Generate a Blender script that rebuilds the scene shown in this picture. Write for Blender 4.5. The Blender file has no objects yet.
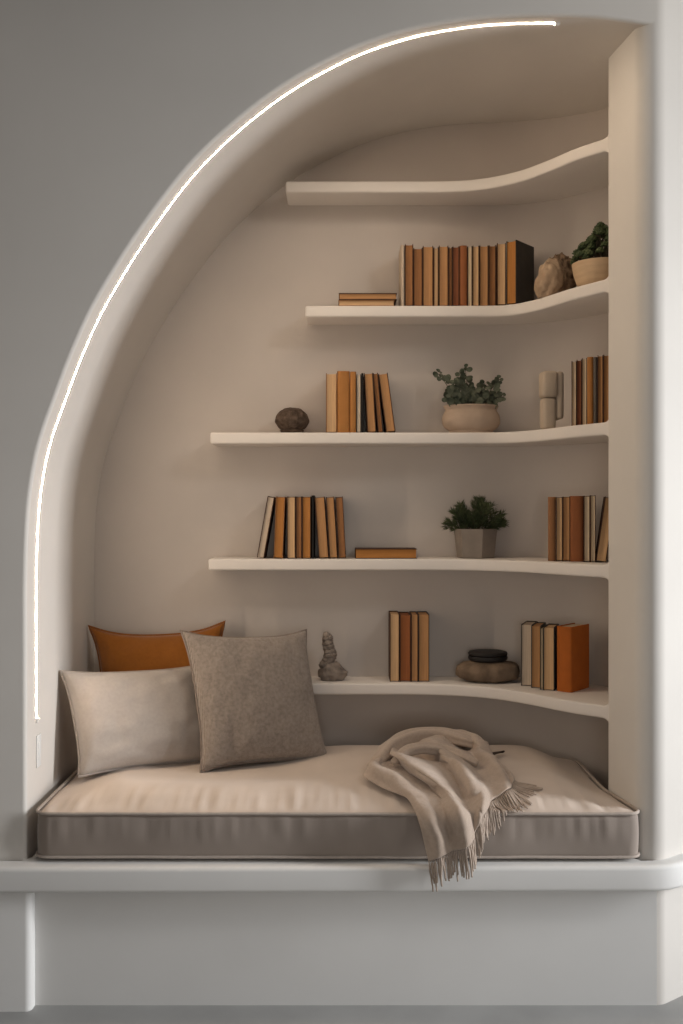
import bpy, bmesh, math, random
from mathutils import Vector, Matrix, noise
random.seed(7)
S = bpy.context.scene
COL = S.collection
PI = math.pi
ZC = 1.2325          # eye height of the camera
D0 = 2.5             # camera distance to the wall plane (y = 0)

# ------------------------------------------------------------------ helpers
def P(x, y, d):
    """world point seen at photo position (x, y) when it stands d metres behind the wall plane"""
    k = (D0 + d) / 1000.0
    return Vector(((x - 341.5) * k, d, ZC - (y - 512.0) * k))

def tag(o, label=None, cat=None, group=None, kind=None):
    if label: o['label'] = label
    if cat: o['category'] = cat
    if group: o['group'] = group
    if kind: o['kind'] = kind
    return o

def thing(name, label, cat, loc=(0, 0, 0), rotz=0.0, group=None):
    o = bpy.data.objects.new(name, None)
    COL.objects.link(o)
    o.location = loc
    o.rotation_euler = (0, 0, rotz)
    o.empty_display_size = 0.05
    return tag(o, label, cat, group)

def link(name, me, mat, parent=None, sharp=35):
    o = bpy.data.objects.new(name, me)
    COL.objects.link(o)
    if mat is not None: me.materials.append(mat)
    if parent is not None: o.parent = parent
    if me.polygons:
        me.polygons.foreach_set('use_smooth', [True] * len(me.polygons))
        me.set_sharp_from_angle(angle=math.radians(sharp))
    me.update()
    return o

class MB:
    def __init__(s): s.v = []; s.f = []
    def add(s, vs, fs):
        b = len(s.v)
        s.v += [tuple(v) for v in vs]
        s.f += [tuple(i + b for i in f) for f in fs]
        return s
    def grid(s, rows, closed_u=False, closed_v=False):
        n, m = len(rows), len(rows[0])
        vs = [p for r in rows for p in r]
        fs = []
        for i in range(n if closed_v else n - 1):
            for j in range(m if closed_u else m - 1):
                a, b = i * m + j, i * m + (j + 1) % m
                c, d = ((i + 1) % n) * m + (j + 1) % m, ((i + 1) % n) * m + j
                fs.append((a, b, c, d))
        return s.add(vs, fs)
    def tube(s, pts, r, n=8, cap=True, closed=False):
        pts = [Vector(p) for p in pts]
        rs = r if isinstance(r, (list, tuple)) else [r] * len(pts)
        rows = []
        up = None
        N = len(pts)
        for i, p in enumerate(pts):
            if closed: t = pts[(i + 1) % N] - pts[i - 1]
            else: t = pts[min(i + 1, N - 1)] - pts[max(i - 1, 0)]
            t.normalize()
            if up is None:
                up = Vector((0, 0, 1)) if abs(t.z) < .9 else Vector((1, 0, 0))
            up = (up - t * up.dot(t))
            if up.length < 1e-6: up = t.orthogonal()
            up.normalize()
            w = t.cross(up)
            rows.append([p + (up * math.cos(a) + w * math.sin(a)) * rs[i] for a in [2 * PI * k / n for k in range(n)]])
        b = len(s.v)
        s.grid(rows, closed_u=True, closed_v=closed)
        if cap and not closed:
            s.f.append(tuple(b + k for k in reversed(range(n))))
            s.f.append(tuple(b + (N - 1) * n + k for k in range(n)))
        return s
    def box(s, lo, hi, bev=0.0):
        bm = bmesh.new()
        bmesh.ops.create_cube(bm, size=1)
        for v in bm.verts:
            v.co = Vector([lo[k] + (v.co[k] + .5) * (hi[k] - lo[k]) for k in range(3)])
        if bev > 0:
            bmesh.ops.bevel(bm, geom=bm.edges[:], offset=bev, segments=2, affect='EDGES', profile=.5)
        return s.bm(bm)
    def bm(s, bm, mtx=None):
        bm.verts.index_update()
        s.add([(mtx @ v.co) if mtx else v.co for v in bm.verts], [[v.index for v in f.verts] for f in bm.faces])
        bm.free()
        return s
    def lathe(s, prof, n=40, sx=1.0, sy=1.0, c=(0, 0, 0), rot=0.0):
        rows = []
        for r, z in prof:
            rows.append([(c[0] + sx * r * math.cos(rot + 2 * PI * k / n), c[1] + sy * r * math.sin(rot + 2 * PI * k / n), c[2] + z) for k in range(n)])
        b = len(s.v)
        s.grid(rows, closed_u=True)
        if prof[0][0] > 1e-6: s.f.append(tuple(b + k for k in reversed(range(n))))
        if prof[-1][0] > 1e-6: s.f.append(tuple(b + (len(prof) - 1) * n + k for k in range(n)))
        return s
    def build(s, name, mat, parent=None, sharp=35, fix=True):
        me = bpy.data.meshes.new(name)
        me.from_pydata(s.v, [], s.f)
        if fix:
            bm = bmesh.new(); bm.from_mesh(me)
            bmesh.ops.remove_doubles(bm, verts=bm.verts, dist=1e-6)
            bmesh.ops.recalc_face_normals(bm, faces=bm.faces)
            bm.to_mesh(me); bm.free()
        return link(name, me, mat, parent, sharp)

def catmull(pts, n=8):
    pts = [Vector(p) for p in pts]
    out = []
    for i in range(len(pts) - 1):
        p0 = pts[i - 1] if i else pts[0] * 2 - pts[1]
        p1, p2 = pts[i], pts[i + 1]
        p3 = pts[i + 2] if i + 2 < len(pts) else p2 * 2 - p1
        for k in range(n):
            t = k / n
            out.append(.5 * ((2 * p1) + (p2 - p0) * t + (2 * p0 - 5 * p1 + 4 * p2 - p3) * t * t + (3 * p1 - p0 - 3 * p2 + p3) * t ** 3))
    out.append(pts[-1])
    return out

def resample(pts, n):
    pts = [Vector(p) for p in pts]
    L = [0]
    for a, b in zip(pts, pts[1:]): L.append(L[-1] + (b - a).length)
    out = []; j = 0
    for i in range(n):
        t = L[-1] * i / (n - 1)
        while j < len(pts) - 2 and L[j + 1] < t: j += 1
        q = (t - L[j]) / max(1e-9, L[j + 1] - L[j])
        out.append(pts[j].lerp(pts[j + 1], min(1, max(0, q))))
    return out

def nz(x, y=0, z=0): return noise.noise(Vector((x, y, z)))
def sstep(a, b, x):
    t = min(1, max(0, (x - a) / (b - a)))
    return t * t * (3 - 2 * t)

# ------------------------------------------------------------------ materials
def srgb(r, g, b):
    f = lambda c: (c / 255 / 12.92) if c <= 10 else ((c / 255 + .055) / 1.055) ** 2.4
    return (f(r), f(g), f(b), 1)

def material(name, col, rough=.7, var=.06, vscale=8, bump=.0, bscale=60, col2=None, sheen=0, spec=.3, detail=4, aniso=None, bdist=.01):
    m = bpy.data.materials.new(name)
    m.use_nodes = True
    nt = m.node_tree; N = nt.nodes; Lk = nt.links
    b = N['Principled BSDF']
    b.inputs['Roughness'].default_value = rough
    b.inputs['Specular IOR Level'].default_value = spec
    if sheen:
        b.inputs['Sheen Weight'].default_value = sheen
        b.inputs['Sheen Roughness'].default_value = .5
    tc = N.new('ShaderNodeTexCoord')
    mp = N.new('ShaderNodeMapping')
    if aniso: mp.inputs['Scale'].default_value = aniso
    Lk.new(tc.outputs['Object'], mp.inputs['Vector'])
    n = N.new('ShaderNodeTexNoise'); n.inputs['Scale'].default_value = vscale; n.inputs['Detail'].default_value = detail
    Lk.new(mp.outputs['Vector'], n.inputs['Vector'])
    r = N.new('ShaderNodeValToRGB')
    c2 = col2 or tuple(min(1, c * (1 + var)) for c in col[:3]) + (1,)
    c1 = col if col2 else tuple(c * (1 - var) for c in col[:3]) + (1,)
    r.color_ramp.elements[0].color = c1; r.color_ramp.elements[0].position = .32
    r.color_ramp.elements[1].color = c2; r.color_ramp.elements[1].position = .68
    Lk.new(n.outputs['Fac'], r.inputs['Fac'])
    Lk.new(r.outputs['Color'], b.inputs['Base Color'])
    if bump:
        n2 = N.new('ShaderNodeTexNoise'); n2.inputs['Scale'].default_value = bscale; n2.inputs['Detail'].default_value = 5
        Lk.new(mp.outputs['Vector'], n2.inputs['Vector'])
        bp = N.new('ShaderNodeBump'); bp.inputs['Strength'].default_value = bump; bp.inputs['Distance'].default_value = bdist
        Lk.new(n2.outputs['Fac'], bp.inputs['Height'])
        Lk.new(bp.outputs['Normal'], b.inputs['Normal'])
    return m

def weave(name, col, col2, scale=260, bump=.35, rough=.9, sheen=.25):
    m = bpy.data.materials.new(name)
    m.use_nodes = True
    nt = m.node_tree; N = nt.nodes; Lk = nt.links
    b = N['Principled BSDF']
    b.inputs['Roughness'].default_value = rough
    b.inputs['Specular IOR Level'].default_value = .15
    b.inputs['Sheen Weight'].default_value = sheen
    tc = N.new('ShaderNodeTexCoord')
    w1 = N.new('ShaderNodeTexWave'); w1.bands_direction = 'X'; w1.inputs['Scale'].default_value = scale
    w2 = N.new('ShaderNodeTexWave'); w2.bands_direction = 'Z'; w2.inputs['Scale'].default_value = scale
    for w in (w1, w2):
        w.inputs['Distortion'].default_value = 1.5; w.inputs['Detail'].default_value = 1
        Lk.new(tc.outputs['Object'], w.inputs['Vector'])
    mx = N.new('ShaderNodeMath'); mx.operation = 'MULTIPLY'
    Lk.new(w1.outputs['Fac'], mx.inputs[0]); Lk.new(w2.outputs['Fac'], mx.inputs[1])
    ns = N.new('ShaderNodeTexNoise'); ns.inputs['Scale'].default_value = 110; ns.inputs['Detail'].default_value = 3
    Lk.new(tc.outputs['Object'], ns.inputs['Vector'])
    ad = N.new('ShaderNodeMath'); ad.operation = 'ADD'
    Lk.new(mx.outputs[0], ad.inputs[0]); Lk.new(ns.outputs['Fac'], ad.inputs[1])
    r = N.new('ShaderNodeValToRGB')
    r.color_ramp.elements[0].color = col; r.color_ramp.elements[0].position = .3
    r.color_ramp.elements[1].color = col2; r.color_ramp.elements[1].position = 1
    Lk.new(ad.outputs[0], r.inputs['Fac']); Lk.new(r.outputs['Color'], b.inputs['Base Color'])
    bp = N.new('ShaderNodeBump'); bp.inputs['Strength'].default_value = bump; bp.inputs['Distance'].default_value = .002
    Lk.new(ad.outputs[0], bp.inputs['Height']); Lk.new(bp.outputs['Normal'], b.inputs['Normal'])
    return m

def emit(name, col, st):
    m = bpy.data.materials.new(name); m.use_nodes = True
    N = m.node_tree.nodes; b = N['Principled BSDF']
    b.inputs['Base Color'].default_value = (.9, .9, .9, 1)
    b.inputs['Emission Color'].default_value = col
    b.inputs['Emission Strength'].default_value = st
    return m

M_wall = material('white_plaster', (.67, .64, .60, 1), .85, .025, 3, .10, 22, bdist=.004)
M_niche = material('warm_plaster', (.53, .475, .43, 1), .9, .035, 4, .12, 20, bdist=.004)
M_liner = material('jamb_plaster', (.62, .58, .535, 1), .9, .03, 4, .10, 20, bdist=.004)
M_shelf = material('shelf_plaster', (.74, .69, .64, 1), .8, .02, 6, .06, 30, bdist=.003)
M_bench = material('bench_paint', (.74, .735, .72, 1), .7, .02, 4, .05, 25, bdist=.003)
M_floor = material('pale_concrete', (.34, .34, .335, 1), .55, .08, 5, .08, 40, bdist=.003)
M_led = emit('led_glow', (1, .79, .58, 1), 700.0)
M_led_mid = emit('led_frost', (1, .93, .84, 1), 1.3)
M_led_edge = emit('led_frost_edge', (1, .93, .85, 1), .55)
M_cap = material('led_cap', (.75, .72, .68, 1), .5)
M_plate = material('plate_plastic', (.72, .71, .69, 1), .45, .01)
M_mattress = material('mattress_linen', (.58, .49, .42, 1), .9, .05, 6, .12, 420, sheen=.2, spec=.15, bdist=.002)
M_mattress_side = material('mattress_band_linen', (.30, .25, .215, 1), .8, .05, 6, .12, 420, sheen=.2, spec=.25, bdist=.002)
M_pipe = material('piping_linen', (.43, .37, .325, 1), .9, .06, 60)
M_pillow_a = weave('pillow_linen', (.39, .345, .31, 1), (.46, .41, .37, 1), 220, .2)
M_pillow_b = weave('pillow_wool', (.19, .155, .13, 1), (.42, .355, .305, 1), 105, .7)
M_pillow_c = weave('pillow_ochre', (.21, .068, .009, 1), (.26, .09, .012, 1), 220, .25)
M_pipe_c = material('piping_ochre', (.20, .07, .016, 1), .9, .06, 60)
M_throw = weave('throw_wool', (.37, .29, .23, 1), (.49, .39, .315, 1), 240, .35, .95, .35)
M_fringe = material('fringe_wool', (.42, .34, .28, 1), .95, .15, 60)
M_dark_tassel = material('dark_tassel', (.05, .035, .028, 1), .9)
M_terracotta = material('clay_pot', (.43, .325, .245, 1), .85, .12, 14, .25, 50, bdist=.004)
M_hexpot = material('grey_concrete', (.225, .19, .16, 1), .9, .1, 20, .2, 80, bdist=.002)
M_bowl = material('beige_ceramic', (.52, .37, .23, 1), .7, .1, 10, .05, 40, aniso=(1, 1, 8))
M_soil = material('soil', (.04, .028, .02, 1), .95, .3, 60, .5, 60)
M_euca = material('eucalyptus_leaf', (.03, .042, .026, 1), .75, .2, 45, col2=(.125, .135, .095, 1))
M_rosemary = material('needle_leaf', (.022, .036, .014, 1), .7, .2, 40, col2=(.085, .105, .045, 1))
M_succ = material('succulent_leaf', (.022, .04, .014, 1), .6, .2, 50, col2=(.085, .11, .045, 1))
M_stem = material('stem', (.06, .05, .03, 1), .8)
M_pod = material('woven_brown', (.055, .035, .024, 1), .9, .4, 70, .9, 110, col2=(.13, .09, .065, 1))
M_rock = material('tan_stone', (.31, .215, .14, 1), .95, .25, 22, .6, 40, col2=(.46, .34, .235, 1))
M_rock_fuzzy = material('shaggy_stone', (.115, .075, .046, 1), .95, .3, 40, .9, 70, col2=(.27, .18, .115, 1))
M_sculpt = material('beige_plaster', (.47, .385, .30, 1), .9, .05, 14, .1, 60)
M_fig = material('grey_stone', (.19, .155, .13, 1), .95, .25, 40, .7, 70, col2=(.32, .265, .22, 1))
M_boulder = material('brown_stone', (.10, .07, .048, 1), .9, .25, 18, .5, 40, col2=(.24, .17, .115, 1))
M_black = material('black_ceramic', (.016, .013, .012, 1), .55, .1, 20)

# ------------------------------------------------------------------ arch profile (wall plane)
AP = [(26, 880), (26, 800), (26, 720), (26, 640), (26, 585), (27.5, 530), (31.5, 486), (40, 443), (54.7, 400), (75, 347), (100, 295), (145, 224),
      (200, 155), (270, 95), (339, 55), (398, 33), (457, 21), (516, 16), (575, 16), (612, 19), (650, 25), (700, 34)]
arch = catmull([Vector(((x - 341.5) / 400, 0, ZC - (y - 512) / 400)) for x, y in AP], 16)
def arch_normals(pts):
    out = []
    for i in range(len(pts)):
        t = pts[min(i + 1, len(pts) - 1)] - pts[max(i - 1, 0)]
        t.normalize()
        out.append(Vector((-t.z, 0, t.x)))      # pointing away from the opening
    return out
arch_n = arch_normals(arch)
R_F = .010
XR = .787                                        # where the front wall meets the rounded right corner
FRONT_TOP = 2.75
fil = []
for k in range(6):
    a = PI / 2 * k / 5
    fil.append([(p + n * R_F * (1 - math.sin(a))) + Vector((0, R_F * (1 - math.cos(a)), 0)) for p, n in zip(arch, arch_n)])
idx = [i for i, p in enumerate(fil[0]) if p.x < XR - .004]
cut = idx[-1] + 1
# front wall: face with the arched opening plus the rounded arris
mb = MB()
ring = fil[0][:cut]
ka = max(range(len(ring)), key=lambda k: ring[k].z)
low = [Vector((ring[0].x, 0, 0))] + ring[:ka + 1]
mb.grid([[Vector((-2.4, 0, p.z)) for p in low], low])
upr = ring[ka:] + [Vector((XR, 0, ring[-1].z))]
mb.grid([[Vector((-2.4, 0, ring[ka].z))] + upr, [Vector((-2.4, 0, FRONT_TOP))] + [Vector((p.x, 0, FRONT_TOP)) for p in upr]])
mb.grid([[r[i] for i in range(cut)] for r in fil])
wf = mb.build('wall_front', M_wall, sharp=50)
tag(wf, 'pale plaster front wall around the arched niche opening', 'wall', kind='structure')

# niche liner: jamb and soffit
DB = .69
rows = []
NR = 14
for j in range(NR + 1):
    t = j / NR
    row = []
    for p in arch:
        y0 = R_F + max(0, p.x - XR) * 1.4
        row.append(Vector((p.x, y0 + (DB + .03 - y0) * t, p.z)))
    rows.append(row)
o = MB().grid(rows).build('wall_niche', M_liner)
tag(o, 'curved plaster jamb and soffit lining the arched niche', 'wall', kind='structure')

# back wall with its swept right corner
plan = [(-1.0, DB), (0, DB), (.40, DB), (.50, .688), (.58, .672), (.66, .635), (.735, .575), (.80, .50), (.85, .40), (.872, .30)]
planc = catmull([Vector((x, y, 0)) for x, y in plan], 6)
rows = []
for z in [.30 + (2.62 - .30) * k / 20 for k in range(21)]:
    rows.append([Vector((p.x, p.y, z)) for p in planc])
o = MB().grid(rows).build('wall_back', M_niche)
tag(o, 'warm plaster back wall of the niche with swept right corner', 'wall', kind='structure')

# right pillar: splayed jamb, rounded corner, then the wall that turns away to the right
def arc(cx, cy, r, a0, a1, n=10):
    return [Vector((cx + r * math.cos(math.radians(a0 + (a1 - a0) * k / n)), cy + r * math.sin(math.radians(a0 + (a1 - a0) * k / n)), 0)) for k in range(n + 1)]
rc = .046
pl = arc(.7215 + .012, .200, .012, 120, 194, 8)                     # inner arris, seen at the shelf ends
pl += arc(XR, rc, rc, 190, 306, 20)
ex, ey = pl[-1].x, pl[-1].y
dirv = Vector((math.cos(math.radians(36)), math.sin(math.radians(36)), 0))
pl += [pl[-1] + dirv * .25, pl[-1] + dirv * 1.2, Vector((1.75, 1.0, 0)), Vector((.874, 1.0, 0)), Vector((.874, .285, 0))]
def prism(mb, plan, z0, z1, nz_=1):
    rows = [[Vector((p.x, p.y, z0 + (z1 - z0) * k / nz_)) for p in plan] for k in range(nz_ + 1)]
    mb.grid(rows, closed_u=True)
    n = len(plan); b = len(mb.v) - n * (nz_ + 1)
    mb.f.append(tuple(b + k for k in range(n)))
    mb.f.append(tuple(b + nz_ * n + k for k in range(n)))
    return mb
o = prism(MB(), pl, 0, FRONT_TOP).build('wall_right', M_wall, sharp=45)
tag(o, 'pale plaster pillar at the right of the niche with rounded corner', 'wall', kind='structure')

# floor
o = MB().grid([[Vector((x, y, 0)) for x in (-3.2, -1, 1, 3.4)] for y in (-3.4, -1.5, 1.2)]).build('floor', M_floor)
tag(o, 'pale concrete floor in front of the bench', 'floor', kind='structure')

# ------------------------------------------------------------------ bench: ledge, panel, plinth
bench = thing('built_in_bench', 'white built-in bench with a rounded ledge carrying the mattress', 'bench', (0, -.02, 0))
def rel(pts, o): return [Vector(p) - Vector(o.location) for p in pts]
zl0, zl1 = .2985, .3625
fr = [Vector((-2.35, -.068, 0)), Vector((-1.0, -.058, 0)), Vector((-.4, -.055, 0)), Vector((.3, -.050, 0)), Vector((.68, -.047, 0)), Vector((.775, -.044, 0)), Vector((.812, -.036, 0)), Vector((.845, -.018, 0)), Vector((.90, .022, 0)), Vector((1.3, .312, 0))]
fr = resample(catmull(fr, 10), 120)
def edge_prof(z0, z1, r, depth, n=5):
    pr = [(depth, z1), (depth * .5, z1)]
    pr += [(r - r * math.sin(PI / 2 * k / n), z1 - r + r * math.cos(PI / 2 * k / n)) for k in range(n + 1)]
    pr += [(r - r * math.cos(PI / 2 * k / n), z0 + r - r * math.sin(PI / 2 * k / n)) for k in range(n + 1)]
    return pr + [(depth * .5, z0), (depth, z0)]
rows = []
for k, p in enumerate(fr):
    t = (fr[min(k + 1, len(fr) - 1)] - fr[max(k - 1, 0)]).normalized()
    w = Vector((-t.y, t.x, 0))
    rows.append([Vector((p.x + w.x * a, p.y + w.y * a + .02, z)) for a, z in edge_prof(zl0, zl1, .011, .050 if p.x < -.775 else .040 if p.x > .74 else .09)])
mb = MB(); mb.grid(rows, closed_u=True)
m_ = len(rows[0]); e_ = len(mb.v) - m_
mb.f.append(tuple(range(m_))); mb.f.append(tuple(e_ + k for k in range(m_)))
mb.build('ledge', M_bench, bench, sharp=50)
MB().box((-.78, .03, zl0 + .01), (.72, .66, zl1 - .0006)).build('seat_base', M_bench, bench)
# front panel
mb = MB().box((-.775, .0185, 0), (.788, .060, zl0 - .001))
mb.build('front_panel', M_bench, bench)
# left plinth with a rounded arris
pp = [Vector((-2.35, -.034 + .02, 0))] + [Vector((-.782 + .016 * math.sin(math.radians(a)), -.034 + .02 + .016 - .016 * math.cos(math.radians(a)), 0)) for a in range(0, 91, 15)] + [Vector((-.766, .024, 0)), Vector((-2.35, .019, 0))]
prism(MB(), pp, 0, zl0 - .001).build('plinth', M_bench, bench, sharp=40)

# ------------------------------------------------------------------ shelves
ZS = [ZC + v for v in (.995, .614, .226, -.161, -.542)]
TH = .035
def top(i): return ZS[i] + TH / 2
FC = [
 [(.30, .557), (.42, .535), (.52, .47), (.59, .38), (.65, .283), (.7235, .196)],
 [(.38, .557), (.50, .545), (.568, .480), (.612, .395), (.655, .305), (.7235, .196)],
 [(.36, .557), (.48, .545), (.56, .480), (.61, .395), (.655, .305), (.7235, .196)],
 [(.28, .557), (.42, .525), (.525, .455), (.595, .37), (.652, .285), (.7235, .196)],
 [(.22, .557), (.36, .530), (.46, .480), (.545, .395), (.63, .285), (.7235, .196)]]
XL = [-.165, -.105, -.396, -.402, -.115]
front_curves = []
SH = ['topmost white curved shelf, empty, tucked under the arch', 'second white curved shelf down, carrying the longest row of books',
      'white curved shelf carrying the brown woven ball and leafy bowl', 'white curved shelf carrying the faceted pot and a flat ochre book',
      'lowest white curved shelf, just above the mattress']
def back_at(t, x):            # point on the back wall for shelf parameter
    return None
backfull = [p for p in planc]
for i in range(5):
    fc = catmull([Vector((XL[i], .558, 0)), Vector(((XL[i] + FC[i][0][0]) / 2, .558, 0))] + [Vector((x, y, 0)) for x, y in FC[i]], 10)
    front_curves.append(fc)
    # extra samples at the end for the fillet
    L = [0]
    for a, b in zip(fc, fc[1:]): L.append(L[-1] + (b - a).length)
    tot = L[-1]
    us = [tot * k / 60 for k in range(55)]
    k0 = us[-1]
    us += [k0 + (tot - k0) * k / 20 for k in range(1, 21)]
    bk = [Vector((XL[i], DB + .004, 0))] + [p + Vector((0, .004, 0)) for p in backfull if p.x > XL[i] + .02]
    fpts = []
    j = 0
    for u in us:
        while j < len(L) - 2 and L[j + 1] < u: j += 1
        fpts.append(fc[j].lerp(fc[j + 1], (u - L[j]) / (L[j + 1] - L[j])))
    Lb = [0]
    for a, b in zip(bk, bk[1:]): Lb.append(Lb[-1] + (b - a).length)
    bpts = []
    # match the straight run by x, then by arc length
    xs = FC[i][0][0]
    sb = next(k for k, p in enumerate(bk) if p.x >= xs)
    lfs = min(range(len(fc)), key=lambda k: abs(fc[k].x - xs)); lf = L[lfs]
    for u, p in zip(us, fpts):
        if u <= lf: bpts.append(Vector((p.x, DB + .004, 0)))
        else:
            tb = Lb[sb] + (Lb[-1] - Lb[sb]) * (u - lf) / (tot - lf)
            k = 0
            while k < len(Lb) - 2 and Lb[k + 1] < tb: k += 1
            bpts.append(bk[k].lerp(bk[k + 1], (tb - Lb[k]) / (Lb[k + 1] - Lb[k])))
    rf = .024
    rows = []
    rb = .006
    for u, p, q in zip(us, fpts, bpts):
        dist = tot - u
        h = 0
        if dist < rf: h = rf - math.sqrt(max(0, rf * rf - (rf - dist) ** 2))
        zt, zb = ZS[i] + TH / 2 + h, ZS[i] - TH / 2 - h
        w = (q - p).normalized()
        def at(s, z): v = p + w * s; return Vector((v.x, v.y, z))
        ln = (q - p).length
        prof = [at(ln, zt)] + [at(rb + (ln - rb) * t, zt) for t in (.75, .5, .25)]
        prof += [at(rb - rb * math.sin(a), zt - rb + rb * math.cos(a)) for a in [PI / 2 * k / 4 for k in range(5)]]
        prof += [at(rb - rb * math.cos(a), zb + rb - rb * math.sin(a)) for a in [PI / 2 * k / 4 for k in range(5)]]
        prof += [at(rb + (ln - rb) * t, zb) for t in (.25, .5, .75)] + [at(ln, zb)]
        rows.append(prof)
    mb = MB(); mb.grid(rows)
    m = len(rows[0])
    # rounded left end: shrink a few extra rings
    first = rows[0]
    cz = ZS[i]
    prev = first; base_idx = 0
    er = .006
    rings = []
    for k in range(1, 5):
        a = PI / 2 * k / 4
        rings.append([Vector((p.x - er * math.sin(a), p.y + (er * (1 - math.cos(a)) if p.y < .6 else 0), cz + (p.z - cz) * (1 - (er / (TH / 2)) * (1 - math.cos(a))))) for p in first])
    allr = list(reversed(rings)) + [first]
    mb.grid(allr)
    b = len(mb.v) - len(allr) * m
    mb.f.append(tuple(b + k for k in range(m)))
    o = mb.build('built_in_shelf', M_shelf, None, sharp=40)
    tag(o, SH[i], 'shelf', 'curved built-in shelves in the niche')

# ------------------------------------------------------------------ LED strip on the jamb, wall plate
led = thing('led_strip', 'thin glowing warm white light strip following the arch', 'light strip', (0, 0, 0))
lp = []
i0 = min(range(len(arch)), key=lambda k: abs(arch[k].z - .712))
sub = []
for i, p in enumerate(arch):
    if p.z < .69 or p.x > .545 and p.z > 2: continue
    sub.append(i)
LS = [0]
for a, b in zip(sub, sub[1:]): LS.append(LS[-1] + (arch[b] - arch[a]).length)
rows = []; prow = []
for i, l in zip(sub, LS):
    t = l / LS[-1]
    d = .083 - .045 * sstep(.35, 1, t)
    c = arch[i] - arch_n[i] * .0011
    w = .0028
    rows.append([c + Vector((0, d + q * .0028, 0)) for q in (-1, -.62, -.25, .25, .62, 1)])
    h_ = arch_n[i] * .0009
    prow.append([arch[i] + Vector((0, d - w - .001, 0)) + arch_n[i] * .002, c + Vector((0, d - w - .001, 0)) + h_, c + Vector((0, d - w, 0)) + h_, c + Vector((0, d + w, 0)) + h_, c + Vector((0, d + w + .001, 0)) + h_, arch[i] + Vector((0, d + w + .001, 0)) + arch_n[i] * .002])
    lp.append((c, d, i))
df = MB().grid(rows).build('diffuser', M_led, led, sharp=60)
df.data.materials.append(M_led_mid); df.data.materials.append(M_led_edge)
for pq, poly in enumerate(df.data.polygons): poly.material_index = (2, 1, 0, 1, 2)[pq % 5]
MB().grid(prow).build('channel', M_cap, led, sharp=60)
for c, d, i in (lp[0], lp[-1]):
    t = (arch[min(i + 1, len(arch) - 1)] - arch[i - 1]).normalized()
    mb = MB()
    e = c + Vector((0, d, 0))
    s = 1 if i == lp[-1][2] else -1
    mb.tube([e, e + t * .006 * s, e + t * .012 * s], [.006, .0065, .004], 10)
    mb.build('end_cap', M_cap, led)
jx = (26 - 341.5) / 400
plate = thing('wall_switch', 'small white switch plate low on the left jamb above the mattress', 'switch', (jx, .10, ZC - .62))
pl_ = MB().box((.0, -.018, -.042), (.003, .018, .042), .0012).build('plate', M_plate, plate)
MB().box((.0028, -.010, -.022), (.0042, .010, .022), .0006).build('rocker', M_plate, pl_)

# ------------------------------------------------------------------ mattress
mx0, mx1, my0, my1, mz0, mz1 = -.764, .756, -.012, .628, .3628, .486
def rbox(nx, ny, nz_, lo, hi, r, rz):
    """rounded box as grid faces; returns bmesh"""
    bm = bmesh.new()
    bmesh.ops.create_cube(bm, size=2)
    bm.free()
    c = [(a + b) / 2 for a, b in zip(lo, hi)]; h = [(b - a) / 2 for a, b in zip(lo, hi)]
    pts = {}; bm = bmesh.new()
    def vert(i, j, k):
        key = (i, j, k)
        if key not in pts:
            p = [(-1 + 2 * i / nx) * h[0], (-1 + 2 * j / ny) * h[1], (-1 + 2 * k / nz_) * h[2]]
            rr = [r, r, rz]
            inn = [max(-h[m] + rr[m], min(h[m] - rr[m], p[m])) for m in range(3)]
            dl = Vector([(p[m] - inn[m]) / rr[m] for m in range(3)])
            if dl.length > 1e-9:
                mxn = max(abs(x) for x in dl)
                dl = dl.normalized() * mxn
            pts[key] = bm.verts.new([c[m] + inn[m] + dl[m] * rr[m] for m in range(3)])
        return pts[key]
    for a in range(nx):
        for b in range(ny):
            bm.faces.new([vert(a, b, 0), vert(a, b + 1, 0), vert(a + 1, b + 1, 0), vert(a + 1, b, 0)])
            bm.faces.new([vert(a, b, nz_), vert(a + 1, b, nz_), vert(a + 1, b + 1, nz_), vert(a, b + 1, nz_)])
    for a in range(nx):
        for b in range(nz_):
            bm.faces.new([vert(a, 0, b), vert(a + 1, 0, b), vert(a + 1, 0, b + 1), vert(a, 0, b + 1)])
            bm.faces.new([vert(a, ny, b), vert(a, ny, b + 1), vert(a + 1, ny, b + 1), vert(a + 1, ny, b)])
    for a in range(ny):
        for b in range(nz_):
            bm.faces.new([vert(0, a, b), vert(0, a, b + 1), vert(0, a + 1, b + 1), vert(0, a + 1, b)])
            bm.faces.new([vert(nx, a, b), vert(nx, a + 1, b), vert(nx, a + 1, b + 1), vert(nx, a, b + 1)])
    return bm
def crown(x, y):
    u = (x - mx0) / (mx1 - mx0); v = (y - my0) / (my1 - my0)
    e = sstep(0, .13, u) * sstep(0, .13, 1 - u)
    g = sstep(0, .30, v) * sstep(0, .16, 1 - v)
    dent = 1 - .55 * math.exp(-((x + .33) / .26) ** 4) * sstep(.05, .25, y)
    return .040 * dent * (.30 * e + .70 * e * g) * min(1, sstep(-.02, .12, v) * 1.0)
def fit_x(x, y):
    # the right side of the mattress is cut to follow the splayed pillar
    return x - .040 * min(1, max(0, (y + .012) / .22)) * sstep(.45, .756, x) - .007 * sstep(.6, .756, x)
def mat_top(x, y):
    return mz1 + crown(x, y)
mattress = thing('bench_mattress', 'long beige linen bench mattress with piped edges', 'mattress', (0, .3, mz0))
bm = rbox(190, 60, 16, (mx0, my0, mz0), (mx1, my1, mz1), .035, .012)
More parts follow.
